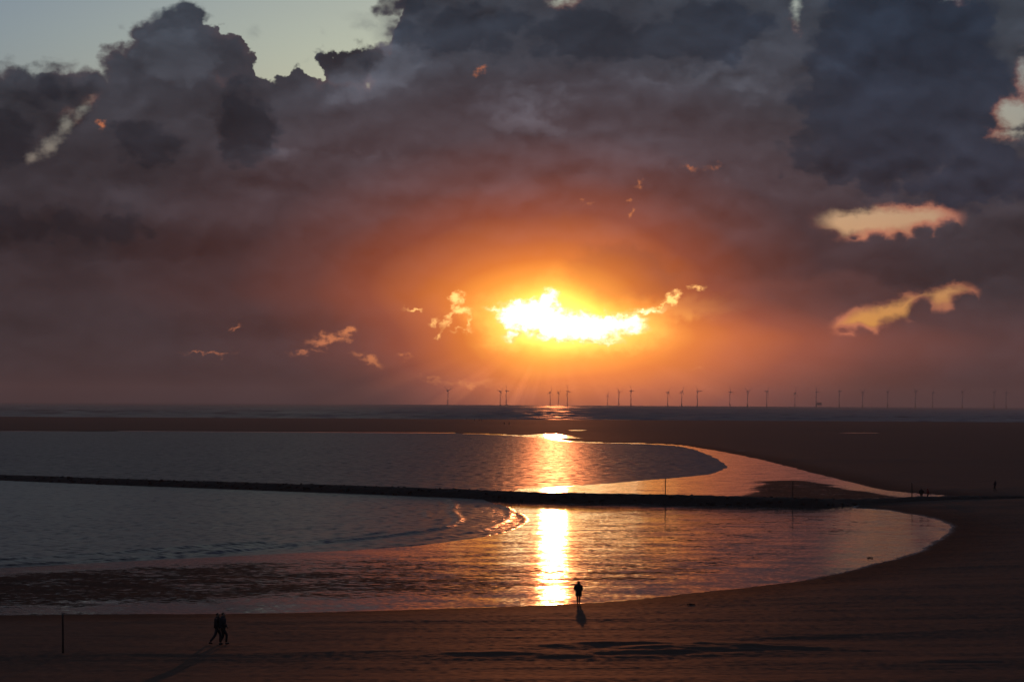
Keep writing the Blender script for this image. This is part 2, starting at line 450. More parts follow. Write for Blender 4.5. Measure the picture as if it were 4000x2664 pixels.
def inside_poly(x, y, pl):
    r = np.zeros(x.shape, dtype=bool)
    n = len(pl)
    for i in range(n):
        (ax, ay), (bx, by) = pl[i], pl[(i + 1) % n]
        c = (ay > y) != (by > y)
        with np.errstate(divide='ignore', invalid='ignore'):
            r ^= c & (x < (bx - ax) * (y - ay) / (by - ay + 1e-12) + ax)
    return r

def sdf(x, y, pl):
    d = dist_line(x, y, list(pl) + [pl[0]])
    return np.where(inside_poly(x, y, pl), -d, d)

def catmull(pts, n=8):
    P_ = [np.array(p, float) for p in pts]
    P_ = [2 * P_[0] - P_[1]] + P_ + [2 * P_[-1] - P_[-2]]
    out = []
    for i in range(1, len(P_) - 2):
        for k in range(n):
            t = k / n
            a, b, c, d = P_[i - 1], P_[i], P_[i + 1], P_[i + 2]
            out.append(tuple(0.5 * (2 * b + (c - a) * t + (2 * a - 5 * b + 4 * c - d) * t * t + (3 * b - a - 3 * c + d) * t ** 3)))
    out.append(tuple(P_[-2]))
    return out

# ------------------------------------------------------------------ plan of the shore (metres; camera stands at 0,0)
FRONT_EDGE = catmull([(-65.30, 135.67), (-46.76, 137.79), (-33.24, 139.66), (-22.19, 141.43), (-13.74, 143.08), (-5.14, 145.99), (4.77, 150.37), (10.24, 154.72),
    (17.46, 163.53), (23.65, 172.42), (31.48, 187.79), (38.48, 204.78), (45.02, 225.00), (50.23, 245.05), (52.16, 260.65), (51.69, 278.08), (49.84, 286.95), (46.66, 292.56)], 6)
BACK_EDGE = catmull([(52.65, 314.15), (68.22, 329.24), (62.46, 351.37), (62.10, 394.45), (62.87, 458.55), (64.08, 578.98), (62.27, 659.63), (57.95, 741.67),
    (47.71, 771.21), (25.08, 799.61), (4.65, 945.31), (-36.23, 1013.43), (-139.78, 1017.17), (-237.06, 991.55), (-401.47, 951.18)], 5)
BASIN = FRONT_EDGE + BACK_EDGE + [(-700.0, 950.0), (-400.0, 150.0)]
LAGOON = catmull([(-396.00, 938.23), (-233.70, 977.49), (-137.74, 1002.37), (-35.71, 998.74), (4.53, 920.07), (24.51, 781.48), (46.67, 754.33), (57.04, 711.47), (56.44, 617.77),
    (51.75, 516.97), (48.07, 474.42), (41.07, 434.97), (32.10, 410.53), (17.32, 379.22), (9.24, 364.11), (1.80, 355.57)], 5) + [(-0.33, 325.15), (-11.85, 333.09), (-50.11, 365.27), (-94.35, 395.07), (-189.47, 449.21)]
POOL = catmull([(-67.80, 161.13), (-51.86, 173.36), (-42.77, 179.50), (-33.29, 187.61), (-22.90, 196.49), (-13.49, 204.85), (-7.56, 213.61), (-3.38, 223.66), (-0.46, 234.56),
    (1.43, 248.22), (1.82, 262.40), (0.18, 281.46), (-1.82, 299.56)], 5) + [(-4.90, 321.54), (-11.85, 333.09), (-50.11, 365.27), (-94.35, 395.07), (-189.47, 449.21)]
PUDDLES = [[(2.34, 944.46), (13.72, 975.38), (19.86, 984.65), (24.05, 952.50), (26.88, 904.03), (28.72, 870.77), (20.16, 867.87), (11.89, 910.59)],
           [(93.40, 1011.42), (100.70, 1022.90), (106.89, 1022.37), (99.23, 1007.94)],
           [(157.53, 1027.25), (174.71, 1042.56), (193.48, 1040.91), (171.34, 1022.45)],
           [(28.57, 1071.55), (33.73, 1090.47), (38.08, 1075.51), (32.70, 1057.02)]]
DRY_SPIT = catmull([(44.31, 389.58), (53.19, 399.79), (56.39, 382.90), (56.76, 355.90), (59.50, 323.63), (53.13, 317.03), (42.66, 315.76), (34.66, 325.02), (40.14, 346.64)], 4)
CREST = catmull([(-39.90, 105.09), (-25.78, 108.41), (-16.77, 109.82), (-8.40, 111.03), (0.62, 113.67), (7.79, 117.55), (14.48, 119.68), (30.07, 125.59), (49.38, 133.26)], 5)
TOE = catmull([(-187.03, 443.44), (-118.67, 395.86), (-90.21, 377.76), (-67.81, 360.73), (-47.58, 346.91), (-28.85, 334.10), (-11.40, 320.71), (1.57, 309.36), (20.04, 303.45), (34.74, 297.40),
               (43.58, 295.90), (49.02, 301.61), (57.35, 305.19), (74.21, 309.84), (82.40, 310.81)], 6)
SEA_EDGE_Y = 1830.0

def ground_height(x, y):
    """height of the sand, wetness and foam at x, y"""
    x = np.asarray(x, float); y = np.asarray(y, float)
    jit = fbm(x, y, 3, 14.0, 9.0, 3) * 1.0
    s = sdf(x, y, BASIN)
    s = s + jit * 0.55
    s_lag = sdf(x, y, LAGOON)
    s_pool = sdf(x, y, POOL)
    far = smooth(y, 310, 430)
    sl = 0.046 * (1 - far) + 0.012 * far
    cap = 2.6 * (1 - far) + 0.9 * far
    so = np.maximum(s, 0)
    out = cap * (1 - np.exp(-so * sl / cap))
    # berm crest on the near beach: behind it the sand dips, then climbs slowly
    cd = dist_line(x, y, CREST)
    crest_y = np.interp(x, [p[0] for p in CREST], [p[1] for p in CREST])
    cs = np.where(y < crest_y, cd, -cd)
    ci = np.maximum(cs, 0)
    near = 1 - smooth(y, 150, 220)
    dip = -0.075 * ci * np.exp(-ci / 5.0) + 0.012 * ci * (1 - np.exp(-ci / 14.0))
    out = out + near * (np.where(cs > 0, dip - 0.0, 0))
    # drifted ridges, long along the beach
    along = fbm(x, y, 21, 38.0, 4.2, 4, 0.55)
    fine = fbm(x, y, 41, 4.0, 1.3, 3, 0.55)
    far_amp = 1 - smooth(y, 260, 700) * 0.4
    out = out + smooth(so, 0.5, 9.0) * (along * 0.07 * far_amp + fine * 0.016 + fbm(x, y, 61, 90.0, 30.0, 2) * 0.25)
    # hummocks of sand gathered behind the berm
    hum = np.zeros_like(x)
    for (hx, hy, rx_, ry_, hh) in [(2.60, 109.68, 7.0, 1.6, 0.42), (8.87, 113.17, 6.5, 1.8, 0.5), (11.10, 112.44, 7.5, 2.0, 0.6), (13.20, 114.89, 5.0, 1.5, 0.4),
                                   (5.76, 115.16, 5.0, 1.2, 0.3), (13.62, 95.00, 4.0, 1.0, 0.3), (20.11, 103.66, 4.5, 1.1, 0.28), (-1.64, 110.27, 5.0, 1.0, 0.2), (24.58, 104.79, 4.0, 1.1, 0.25), (0.41, 120.74, 2.5, 0.4, 0.10), (1.26, 120.55, 1.8, 0.4, 0.10)]:
        q = ((x - hx) / rx_) ** 2 + ((y - hy) / (ry_ * 1.7)) ** 2
        hum = hum + 0.28 * hh * np.exp(-q) * (0.85 + 0.5 * fbm(x, y, 77, 2.6, 1.2, 3))
    out = out + hum
    # seaward bar: long low banks, then down into the sea
    bar = smooth(y, 1000, 1250)
    out = out + bar * (0.45 + 0.55 * fbm(x, y, 91, 900.0, 120.0, 3)) * (1 - smooth(y, 1600, SEA_EDGE_Y))
    out = out - smooth(y, SEA_EDGE_Y - 70, SEA_EDGE_Y + 160) * 2.2
    # dune that carries the view point
    dn = smooth(y, 0.0, 58.0)
    out = np.minimum(out, 4.0 + 0.1 * fbm(x, y, 8, 9.0, 5.0, 3)) * dn + 12.0 * (1 - dn)
    # flats inside the basin
    ins = 0.035 + fbm(x, y, 51, 26.0, 9.0, 3) * 0.03
    ins = ins - smooth(-(s_lag + jit * 0.6), -0.4, 5.0) * 0.45 - smooth(-(s_pool + jit * 0.25), -0.3, 5.0) * 0.40
    spit = sdf(x, y, DRY_SPIT) + jit * 3.0
    ins = ins + smooth(-spit, -1.5, 4.0) * 0.10
    k = smooth(s, -1.2, 1.2)
    z = ins * (1 - k) + (0.045 + out) * k
    # wetness: the film of water left on the flats
    wet = 1 - smooth(s + jit * 0.25, -0.6, 0.8)
    lowleft = smooth(-x, 3.0, 45.0) * smooth(-s_pool, -200, -5) * smooth(s_pool, 2, 12) * (y < 330)
    wet = wet * (1 - 0.34 * lowleft)
    wet = wet * (1 - 0.60 * smooth(-spit, -2.0, 3.0))
    midmess = smooth(s_pool, 1.5, 10) * (y < 320) * smooth(-s, 4, 14)
    wet = wet * (1 - 0.20 * midmess - 0.19 * smooth(-y, -205, -160) * midmess)
    for p in PUDDLES:
        wet = np.maximum(wet, 1 - smooth(sdf(x, y, p) + jit * 2.0, -3.0, 3.0))
    damp = 1 - smooth(s, 1.0, 13.0)
    damp = np.maximum(damp, 1 - smooth(np.abs(y - SEA_EDGE_Y), 40, 130))
    foam = np.exp(-((s - 0.1 + jit * 0.3) / 0.30) ** 2) * smooth(x, 12, 40) * (y < 300)
    return z, wet, damp, foam

def ground_z(x, y):
    return float(ground_height(np.array([x]), np.array([y]))[0][0])

# ------------------------------------------------------------------ materials
def material(name):
    m = bpy.data.materials.new(name)
    m.use_nodes = True
    gg = Graph(m.node_tree)
    b = gg.new('ShaderNodeBsdfPrincipled')
    o = gg.new('ShaderNodeOutputMaterial')
    gg.t.links.new(b.outputs[0], o.inputs[0])
    return m, gg, b

def set_in(gg, b, **kw):
    for k_, v_ in kw.items():
        k_ = k_.replace('_', ' ')
        if isinstance(v_, tuple) and len(v_) == 3: v_ = (*v_, 1.0)
        gg.put(b.inputs[k_], v_)

def bump(gg, h, dist, strength=1.0):
    n = gg.new('ShaderNodeBump')
    gg.put(n.inputs['Strength'], strength)
    gg.put(n.inputs['Distance'], dist)
    gg.put(n.inputs['Height'], h)
    return Sock(gg, n.outputs[0])

def tilted(gg, layers):
    """surface normal leaned by random wavelet slopes: (vector, scale, detail, slope amount)"""
    n = gg.new('ShaderNodeNewGeometry')
    acc = Sock(gg, n.outputs['Normal'])
    for vec_, sc, det, amt in layers:
        c = gg.vm('SUBTRACT', gg.noise(vec_, sc, det, 0.55, color=True), (0.5, 0.5, 0.5))
        c = gg.vm('MULTIPLY', c, (1.0, 1.0, 0.0))
        acc = gg.vm('ADD', acc, gg.vm('SCALE', c, scale=amt))
    return gg.vm('NORMALIZE', acc)

def position(gg):
    n = gg.new('ShaderNodeNewGeometry')
    return Sock(gg, n.outputs['Position'])

def attribute(gg, name):
    n = gg.new('ShaderNodeAttribute'); n.attribute_name = name
    return Sock(gg, n.outputs['Fac'])

# sand: dry, damp, and under a mirror film of water
M_SAND, gg, b = material('sand')
p = position(gg)
wet = attribute(gg, 'wet'); damp = attribute(gg, 'damp'); foam = attribute(gg, 'foam')
px, py, pz = gg.sep(p)
big = gg.noise(gg.vec(px * 0.5, py), 0.30, 5.0, 0.62)
med = gg.noise(gg.vec(px * 0.55, py), 2.0, 4.0, 0.62)
grain = gg.noise(p, 6.0, 4.0, 0.6)
dry = gg.mix(big, (0.064, 0.043, 0.032), (0.100, 0.068, 0.050))
dry = gg.mix(grain * 0.35, dry, (0.04, 0.028, 0.021))
wetc = gg.mix(med, (0.014, 0.012, 0.010), (0.030, 0.024, 0.020))
film = gg.sstep(wet + (big - 0.5) * 0.85 + (med - 0.5) * 1.15, 0.56, 0.72)
damp2 = gg.m('MAXIMUM', damp, wet)
colr = gg.mix(damp2 * 0.92, dry, wetc)
fm = foam * gg.sstep(gg.noise(p, 1.6, 4.0, 0.6), 0.40, 0.62)
colr = gg.mix(fm * 0.8, colr, (0.55, 0.55, 0.55))
rough = gg.mini(gg.m('MULTIPLY_ADD', film, -0.66, 0.74), 0.9)
rough = gg.maxi(rough, 0.09)
set_in(gg, b, Base_Color=colr, Roughness=rough, IOR=1.33, Specular_IOR_Level=gg.lin(film, 0.0, 1.0, gg.lin(damp2, 0.3, 1.0, 0.20, 0.07), 0.5), Normal=tilted(gg, [(gg.vec(px * 0.75, py), 2.6, 3.0, gg.lin(film, 0.0, 1.0, 0.24, 0.09)), (gg.vec(px * 0.6 + 40.0, py), 0.3, 2.0, gg.lin(film, 0.0, 1.0, 0.08, 0.06))]))

def water_material(name, scale, slope, rough, base, sx=0.55):
    m, gg, b = material(name)
    p = position(gg)
    px, py, pz = gg.sep(p)
    gust = gg.noise(gg.vec(px * 0.5 + 9.0, py), 0.022, 3.0, 0.5)
    set_in(gg, b, Base_Color=base, Roughness=rough, IOR=1.333, Normal=tilted(gg, [(gg.vec(px * sx, py), scale, 3.0, gg.lin(gust, 0.3, 0.7, 0.8, 1.2) * slope), (gg.vec(px * sx + 50.0, py), scale * 0.2, 2.0, slope * 0.22)]))
    return m

M_LAGOON = water_material('lagoon_water', 0.9, 1.3, 0.38, (0.010, 0.013, 0.014))
M_POOL = water_material('pool_water', 1.3, 1.0, 0.28, (0.010, 0.013, 0.014))
M_SEA = water_material('sea_water', 0.10, 1.1, 0.36, (0.012, 0.015, 0.017), 0.35)

def plain(name, c, rough=0.8, bump_scale=None, bump_d=0.01, var=0.3, metal=0.0):
    m, gg, b = material(name)
    p = position(gg)
    n = gg.noise(p, bump_scale or 8.0, 4.0, 0.6, dims='3D')
    c2 = tuple(q * (1 - var) for q in c)
    kw = dict(Base_Color=gg.mix(n, c2, c), Roughness=rough, Metallic=metal)
    if bump_scale: kw['Normal'] = bump(gg, n, bump_d)
    set_in(gg, b, **kw)
    return m

M_STONE = plain('groyne_stone', (0.020, 0.017, 0.014), 0.9, 4.0, 0.05, 0.5)
M_WEED = plain('groyne_core', (0.014, 0.012, 0.010), 0.9, 2.0, 0.08, 0.5)
M_WOOD = plain('weathered_timber', (0.06, 0.045, 0.034), 0.8, 9.0, 0.01, 0.5)
M_TOWER = plain('turbine_paint', (0.62, 0.62, 0.62), 0.5)
M_YELLOW = plain('transition_yellow', (0.45, 0.30, 0.04), 0.5)
M_STEEL = plain('platform_steel', (0.16, 0.15, 0.14), 0.6)
M_SKIN = plain('skin', (0.36, 0.22, 0.16), 0.6)
M_HAIR = plain('hair', (0.03, 0.022, 0.016), 0.7)
M_BLACK = plain('black_cloth', (0.018, 0.018, 0.021), 0.85, 30.0, 0.004, 0.4)
M_NAVY = plain('navy_cloth', (0.020, 0.024, 0.038), 0.85, 30.0, 0.004, 0.4)
M_DENIM = plain('dark_denim', (0.026, 0.032, 0.048), 0.85, 30.0, 0.004, 0.4)
M_RED = plain('red_cloth', (0.26, 0.025, 0.022), 0.8, 30.0, 0.004, 0.4)
M_SHOE = plain('shoe_leather', (0.02, 0.017, 0.015), 0.7)

# ------------------------------------------------------------------ ground
rows = [-260.0, -160.0, -90.0, -50.0, -20.0, 0.0, 10.0, 20.0, 30.0, 40.0, 50.0, 58.0, 66.0, 72.0]
yy = 74.0
while yy < 2050:
    rows.append(yy)
    yy += max(0.28, yy * yy / 29900.0 * 0.62)
rows += [2200.0, 2600.0]
rows = np.array(rows)
tcol = np.linspace(-1, 1, 560)
half = np.maximum(60.0, rows * 0.33 + 25.0)
# a denser middle, stretched margins
X = half[:, None] * (tcol * 0.82 + 0.18 * tcol ** 5 + 0.6 * np.sign(tcol) * np.maximum(np.abs(tcol) - 0.97, 0) * 30)[None, :]
Y = np.repeat(rows[:, None], len(tcol), 1)
Z, WET, DAMP, FOAM = ground_height(X, Y)
ground = grid_obj('sand_ground', np.stack([X, Y, Z], -1), M_SAND)
attr(ground, 'wet', WET); attr(ground, 'damp', DAMP); attr(ground, 'foam', FOAM)
tag(ground, kind='structure')

# ------------------------------------------------------------------ water
def sheet(name, y0, y1, dyf, hx, ncol, zf, mat):
    r = [y0]
    while r[-1] < y1: r.append(r[-1] + dyf(r[-1]))
    r = np.array(r)
    x0, x1 = hx
    t = np.linspace(0, 1, ncol)
    XX = x0(r)[:, None] * (1 - t)[None, :] + x1(r)[:, None] * t[None, :]
    YY = np.repeat(r[:, None], ncol, 1)
    o = grid_obj(name, np.stack([XX, YY, zf(XX, YY)], -1), mat)
    return tag(o, kind='structure')

def swell(x, y):
    a = fbm(x + 0.15 * y, y, 131, 95.0, 26.0, 3, 0.6)
    b_ = fbm(x - 0.1 * y, y, 151, 34.0, 11.0, 2, 0.6)
    crest = np.maximum(a, 0) ** 1.2 * 4.0 + b_ * 0.6
    return crest * (1 - smooth(y, 7000, 12000)) * smooth(y, 1700, 1950) - 0.15

sheet('sea', 1560.0, 20000.0, lambda y: 7.0 if y < 3600 else (16.0 if y < 7000 else y * 0.08), (lambda r: -r * 0.42 - 150, lambda r: r * 0.42 + 150), 340, swell, M_SEA)

WAVES = [(catmull([(-8.78, 310.89), (-7.69, 293.77), (-7.59, 277.22), (-6.24, 258.62), (-6.74, 246.54), (-8.43, 237.87), (-12.63, 226.52), (-16.59, 218.26), (-23.93, 205.23), (-30.52, 194.22), (-37.04, 187.33), (-43.34, 181.86), (-55.30, 173.12)], 5), 0.10, 0.55),
         (catmull([(-60.55, 178.23), (-45.00, 188.81), (-40.34, 194.02), (-35.51, 200.10), (-31.52, 205.85), (-24.90, 213.47)], 5), 0.11, 0.75),
         (catmull([(-37.45, 189.38), (-31.14, 198.12), (-25.89, 207.56), (-20.66, 214.50), (-16.97, 223.19), (-13.86, 231.76)], 5), 0.07, 0.5),
         (catmull([(-0.71, 292.08), (-0.10, 269.36), (-0.76, 254.41), (-2.67, 240.90), (-5.78, 228.64), (-9.94, 218.14)], 5), 0.06, 0.45),
         (catmull([(-15.42, 202.89), (-7.59, 214.27), (-3.40, 224.39), (-0.51, 235.36), (1.33, 249.11), (1.72, 262.39), (0.12, 280.32), (-1.81, 296.98)], 5), 0.05, 0.4),
         (catmull([(-11.11, 277.95), (-10.10, 262.17)], 4), 0.05, 0.4), (catmull([(-10.65, 306.51), (-9.95, 293.51)], 4), 0.05, 0.4)]

def pool_z(x, y):
    toe_y = np.interp(x, [p[0] for p in TOE], [p[1] for p in TOE])
    z = -0.6 * smooth(y - toe_y, 2.0, 5.0)
    w = fbm(x, y, 201, 3.0, 1.5, 3) * 0.5
    for pl, h_, wd in WAVES:
        d = dist_line(x, y, pl)
        z = z + 2.0 * h_ * (0.8 + 0.9 * fbm(x, y, 211, 5.0, 5.0, 2)) * np.exp(-((d + w * 0.5) / wd) ** 2)
    return z
sheet('tidal_pool', 158.0, 420.0, lambda y: 0.42, (lambda r: -r * 0.36 - 10, lambda r: 0 * r + 8.0), 420, pool_z, M_POOL)
sheet('lagoon', 300.0, 1085.0, lambda y: 4.0, (lambda r: -r * 0.5 - 20, lambda r: r * 0.0 + 110.0), 120, lambda x, y: np.zeros_like(x) - 0.004, M_LAGOON)

# ------------------------------------------------------------------ stone groyne
def arc(pl):
    d = [0.0]
    for a, b_ in zip(pl[:-1], pl[1:]): d.append(d[-1] + math.hypot(b_[0] - a[0], b_[1] - a[1]))
    return d
T_ARC = arc(TOE)
def on_toe(s):
    x = np.interp(s, T_ARC, [p[0] for p in TOE]); y = np.interp(s, T_ARC, [p[1] for p in TOE])
    return float(x), float(y)
def groyne_h(s):
    x, y = on_toe(s)
    zb = max(0.0, ground_z(x, y + 3.0)) if x > 40 else 0.0
    h_ = np.interp(x, [-200, -90, -40, 0, 25, 42, 48, 52, 75, 90], [0.68, 0.80, 1.0, 1.15, 1.15, 1.05, 0.8, 0.55, 0.36, 0.16])
    return float(h_ + zb)
groyne = empty('stone_groyne', (TOE[0][0], TOE[0][1], 0))
tag(groyne, 'long low dark stone groyne running across the lagoon to the beach', 'groyne')
GX, GY = TOE[0]
prof = [(-0.9, -0.55), (0.0, 0.05), (1.2, 0.62), (2.0, 0.90), (3.2, 1.0), (4.2, 0.97), (5.2, 0.6), (6.4, 0.05), (7.2, -0.5)]
cv, cf = [], []
sl_ = np.arange(0, T_ARC[-1], 0.8)
for i, s_ in enumerate(sl_):
    x, y = on_toe(s_); x2, y2 = on_toe(min(s_ + 0.5, T_ARC[-1]))
    tx, ty = x2 - x, y2 - y; L_ = math.hypot(tx, ty) or 1.0
    nx, ny = -ty / L_, tx / L_
    if ny < 0: nx, ny = -nx, -ny
    h_ = groyne_h(s_)
    for j, (o_, k_) in enumerate(prof):
        q = rng.uniform(-0.10, 0.10)
        cv.append((x + nx * (o_ + q) - GX, y + ny * (o_ + q) - GY, (k_ * h_ if k_ > 0 else k_) + (rng.uniform(-0.07, 0.07) if k_ > 0.3 else 0)))
    if i:
        n_ = len(prof)
        for j in range(n_ - 1):
            a = (i - 1) * n_ + j
            cf.append((a, a + 1, a + n_ + 1, a + n_))
mesh_obj('core', cv, cf, M_WEED, groyne)

def stone_mesh(seed, r):
    bm = bmesh.new()
    bmesh.ops.create_icosphere(bm, subdivisions=1, radius=1.0)
    q = random.Random(seed)
    ax = Vector((q.uniform(0.8, 1.25), q.uniform(0.7, 1.1), q.uniform(0.5, 0.8)))
    for v_ in bm.verts:
        n_ = v_.co.normalized()
        v_.co = Vector((n_.x * ax.x, n_.y * ax.y, n_.z * ax.z)) * r * q.uniform(0.78, 1.12)
    me = bpy.data.meshes.new('stone')
    bm.to_mesh(me); bm.free()
    me.materials.append(M_STONE)
    return me
stones = [stone_mesh(i, 1.0) for i in range(9)]
def put_stone(s_, off, r, dz=0.0):
    x, y = on_toe(s_); x2, y2 = on_toe(min(s_ + 0.5, T_ARC[-1]))
    tx, ty = x2 - x, y2 - y; L_ = math.hypot(tx, ty) or 1.0
    nx, ny = -ty / L_, tx / L_
    if ny < 0: nx, ny = -nx, -ny
    z = np.interp(off, [p_[0] for p_ in prof], [p_[1] * groyne_h(s_) if p_[1] > 0 else p_[1] for p_ in prof])
    o = bpy.data.objects.new('stone', stones[rng.randrange(9)])
    C.objects.link(o)
    o.parent = groyne
    o.location = (x + nx * off - GX, y + ny * off - GY, z + dz)
    o.scale = (r, r, r * rng.uniform(0.8, 1.2))
    o.rotation_euler = (rng.uniform(-0.4, 0.4), rng.uniform(-0.4, 0.4), rng.uniform(0, 6.28))
S_IN = next(s_ for s_ in np.arange(0, T_ARC[-1], 0.5) if on_toe(s_)[0] > -0.25 * on_toe(s_)[1])
S_END = next(s_ for s_ in np.arange(0, T_ARC[-1], 0.5) if on_toe(s_)[0] > 49)
for k in range(150):
    put_stone(S_IN + (S_END - S_IN) * (k + rng.random()) / 150, rng.uniform(2.2, 4.2), rng.uniform(0.16, 0.34), -0.06)
for k in range(140):
    put_stone(S_IN + (S_END - S_IN) * (k + rng.random()) / 140, rng.choice((rng.uniform(-0.5, 0.4), rng.uniform(0.4, 2.0))), rng.uniform(0.25, 0.52), 0.0)

# ------------------------------------------------------------------ marker poles
def tube(pts, rad, n=8):
    vs_, fs_ = [], []
    for i, (p_, r_) in enumerate(zip(pts, rad)):
        for k in range(n):
            a = 2 * math.pi * k / n
            vs_.append((p_[0] + r_ * math.cos(a), p_[1] + r_ * math.sin(a), p_[2]))
    for i in range(len(pts) - 1):
        for k in range(n):
            a, b_ = i * n + k, i * n + (k + 1) % n
            fs_.append((a, b_, b_ + n, a + n))
    fs_.append(tuple(range(n))[::-1]); fs_.append(tuple(range((len(pts) - 1) * n, len(pts) * n)))
    return vs_, fs_

def marker_pole(loc, h, r, lean, label, group=None):
    e_ = empty('marker_pole', loc)
    v_, f_ = tube([(0, 0, -0.4), (lean * 0.3 * h, 0, 0.3 * h), (lean * 0.75 * h, 0, 0.75 * h), (lean * h, 0, h)], [r, r * 0.98, r * 0.9, r * 0.86], 10)
    mesh_obj('shaft', v_, f_, M_WOOD, e_, True)
    v_, f_ = tube([(lean * h, 0, h - 0.07), (lean * h, 0, h + 0.01), (lean * h, 0, h + 0.035)], [r * 1.0, r * 1.0, r * 0.6], 10)
    mesh_obj('cap', v_, f_, M_STEEL, e_)
    return tag(e_, label, 'pole', group)

bx_, by_ = -22.93, 110.02
marker_pole((bx_, by_, ground_z(bx_, by_)), 1.98, 0.055, -0.022, 'slender dark wooden pole standing alone in the near sand at left')
def groyne_pole(x_at, h, label):
    s_ = next(q for q in np.arange(0, T_ARC[-1], 0.2) if on_toe(q)[0] / (on_toe(q)[1] + 3.3) > math.tan(math.radians(x_at)))
    x, y = on_toe(s_)
    marker_pole((x, y + 3.3, groyne_h(s_) * 0.98), h, 0.075, 0.0, label, 'poles along the groyne')
groyne_pole(4.113, 2.25, 'thin dark pole on the groyne in front of the glittering wet sand')
groyne_pole(7.465, 2.3, 'thin dark pole on the groyne before the dark sand spit')
groyne_pole(10.575, 2.1, 'thin dark pole on the groyne just left of the two walkers')

# ------------------------------------------------------------------ weed washed ashore
def seaweed_clump(x, y, r, label, seed):
    q = random.Random(seed)
    e_ = empty('seaweed_clump', (x, y, ground_z(x, y)))
    for k in range(9):
        a, d_ = q.uniform(0, 6.28), q.uniform(0, r)
        L_ = q.uniform(0.5, 1.0) * r
        pts = [(math.cos(a) * d_ + (t - 0.5) * L_ * math.cos(a * 2.3), math.sin(a) * d_ + (t - 0.5) * L_ * math.sin(a * 2.3), 0.02 + 0.10 * r * 4 * t * (1 - t)) for t in (0, 0.3, 0.6, 1.0)]
        vs_, fs_ = [], []
        for p_ in pts:
            for (ox, oz) in ((-0.03, 0), (0, 0.03), (0.03, 0), (0, -0.02)):
                vs_.append((p_[0] - math.sin(a * 2.3) * ox, p_[1] + math.cos(a * 2.3) * ox, p_[2] + oz))
        for i in range(3):
            for j in range(4): fs_.append((i * 4 + j, i * 4 + (j + 1) % 4, i * 4 + 4 + (j + 1) % 4, i * 4 + 4 + j))
        fs_ += [(3, 2, 1, 0), (12, 13, 14, 15)]
        mesh_obj('frond', vs_, fs_, M_WEED, e_, True)
    return tag(e_, label, 'seaweed')
seaweed_clump(12.25, 146.11, 0.28, 'small dark clump of weed on the damp sand right of the lone figure', 3)
seaweed_clump(33.02, 197.02, 0.30, 'small dark clump of weed on the wet flat near its right shore', 5)

# ------------------------------------------------------------------ people
def skin_mesh(name, verts, edges, radii, mat, parent, levels=1):
    me = bpy.data.meshes.new(name)
    me.from_pydata(verts, edges, [])
    o = bpy.data.objects.new(name, me)
    C.objects.link(o)
    o.modifiers.new('skin', 'SKIN')
    for i, r_ in enumerate(radii):
        sv = me.skin_vertices[0].data[i]
        sv.radius = r_ if isinstance(r_, tuple) else (r_, r_)
        sv.use_root = (i == 0)
    o.modifiers['skin'].use_smooth_shade = True
    sb = o.modifiers.new('sub', 'SUBSURF'); sb.levels = sb.render_levels = levels
    dg = bpy.context.evaluated_depsgraph_get()
    me2 = bpy.data.meshes.new_from_object(o.evaluated_get(dg))
    me2.name = name
    me2.materials.clear(); me2.materials.append(mat)
    o.modifiers.clear()
    o.data = me2
    o.parent = parent
    return o

class Rig:
    """points of a standing or walking figure, 1.75 m tall, facing +x before turning"""
    def __init__(s, fL, fR, aL, aR, lean=0.0, twist=0.0):
        s.p = {}
        hip = Vector((0, 0, 0.93))
        up = Vector((math.sin(lean), 0, math.cos(lean)))
        p_ = s.p
        p_['pelvis'] = hip
        p_['waist'] = hip + up * 0.16
        p_['chest'] = hip + up * 0.36
        p_['neck'] = hip + up * 0.53
        p_['skull'] = hip + up * 0.62 + Vector((0.02, 0, 0))
        p_['crown'] = hip + up * 0.73 + Vector((0.025, 0, 0))
        for n_, sd, foot, arm in (('L', 1, fL, aL), ('R', -1, fR, aR)):
            h_ = hip + Vector((0, 0.10 * sd, -0.04))
            a_ = Vector((foot[0], 0.065 * sd, foot[1] + 0.08))
            v_ = a_ - h_
            ln = min(v_.length, 0.84)
            bend = math.sqrt(max(0.43 ** 2 - (ln / 2) ** 2, 0.0004))
            fw = Vector((0, 1, 0)).cross(v_.normalized())
            if fw.x < 0: fw = -fw
            p_['hip' + n_] = h_
            p_['knee' + n_] = h_ + v_ * 0.5 + fw * bend
            p_['ankle' + n_] = a_
            p_['toe' + n_] = a_ + Vector((0.17, 0.02 * sd, -0.045 + foot[2]))
            c_, sn = math.cos(twist), math.sin(twist)
            sh = p_['chest'] + up * 0.10 + Vector((-0.19 * sn * sd, 0.19 * c_ * sd, 0))
            p_['shoulder' + n_] = sh + Vector((0, 0, -0.03))
            p_['elbow' + n_] = sh + Vector(arm[0])
            p_['wrist' + n_] = sh + Vector(arm[0]) + Vector(arm[1])

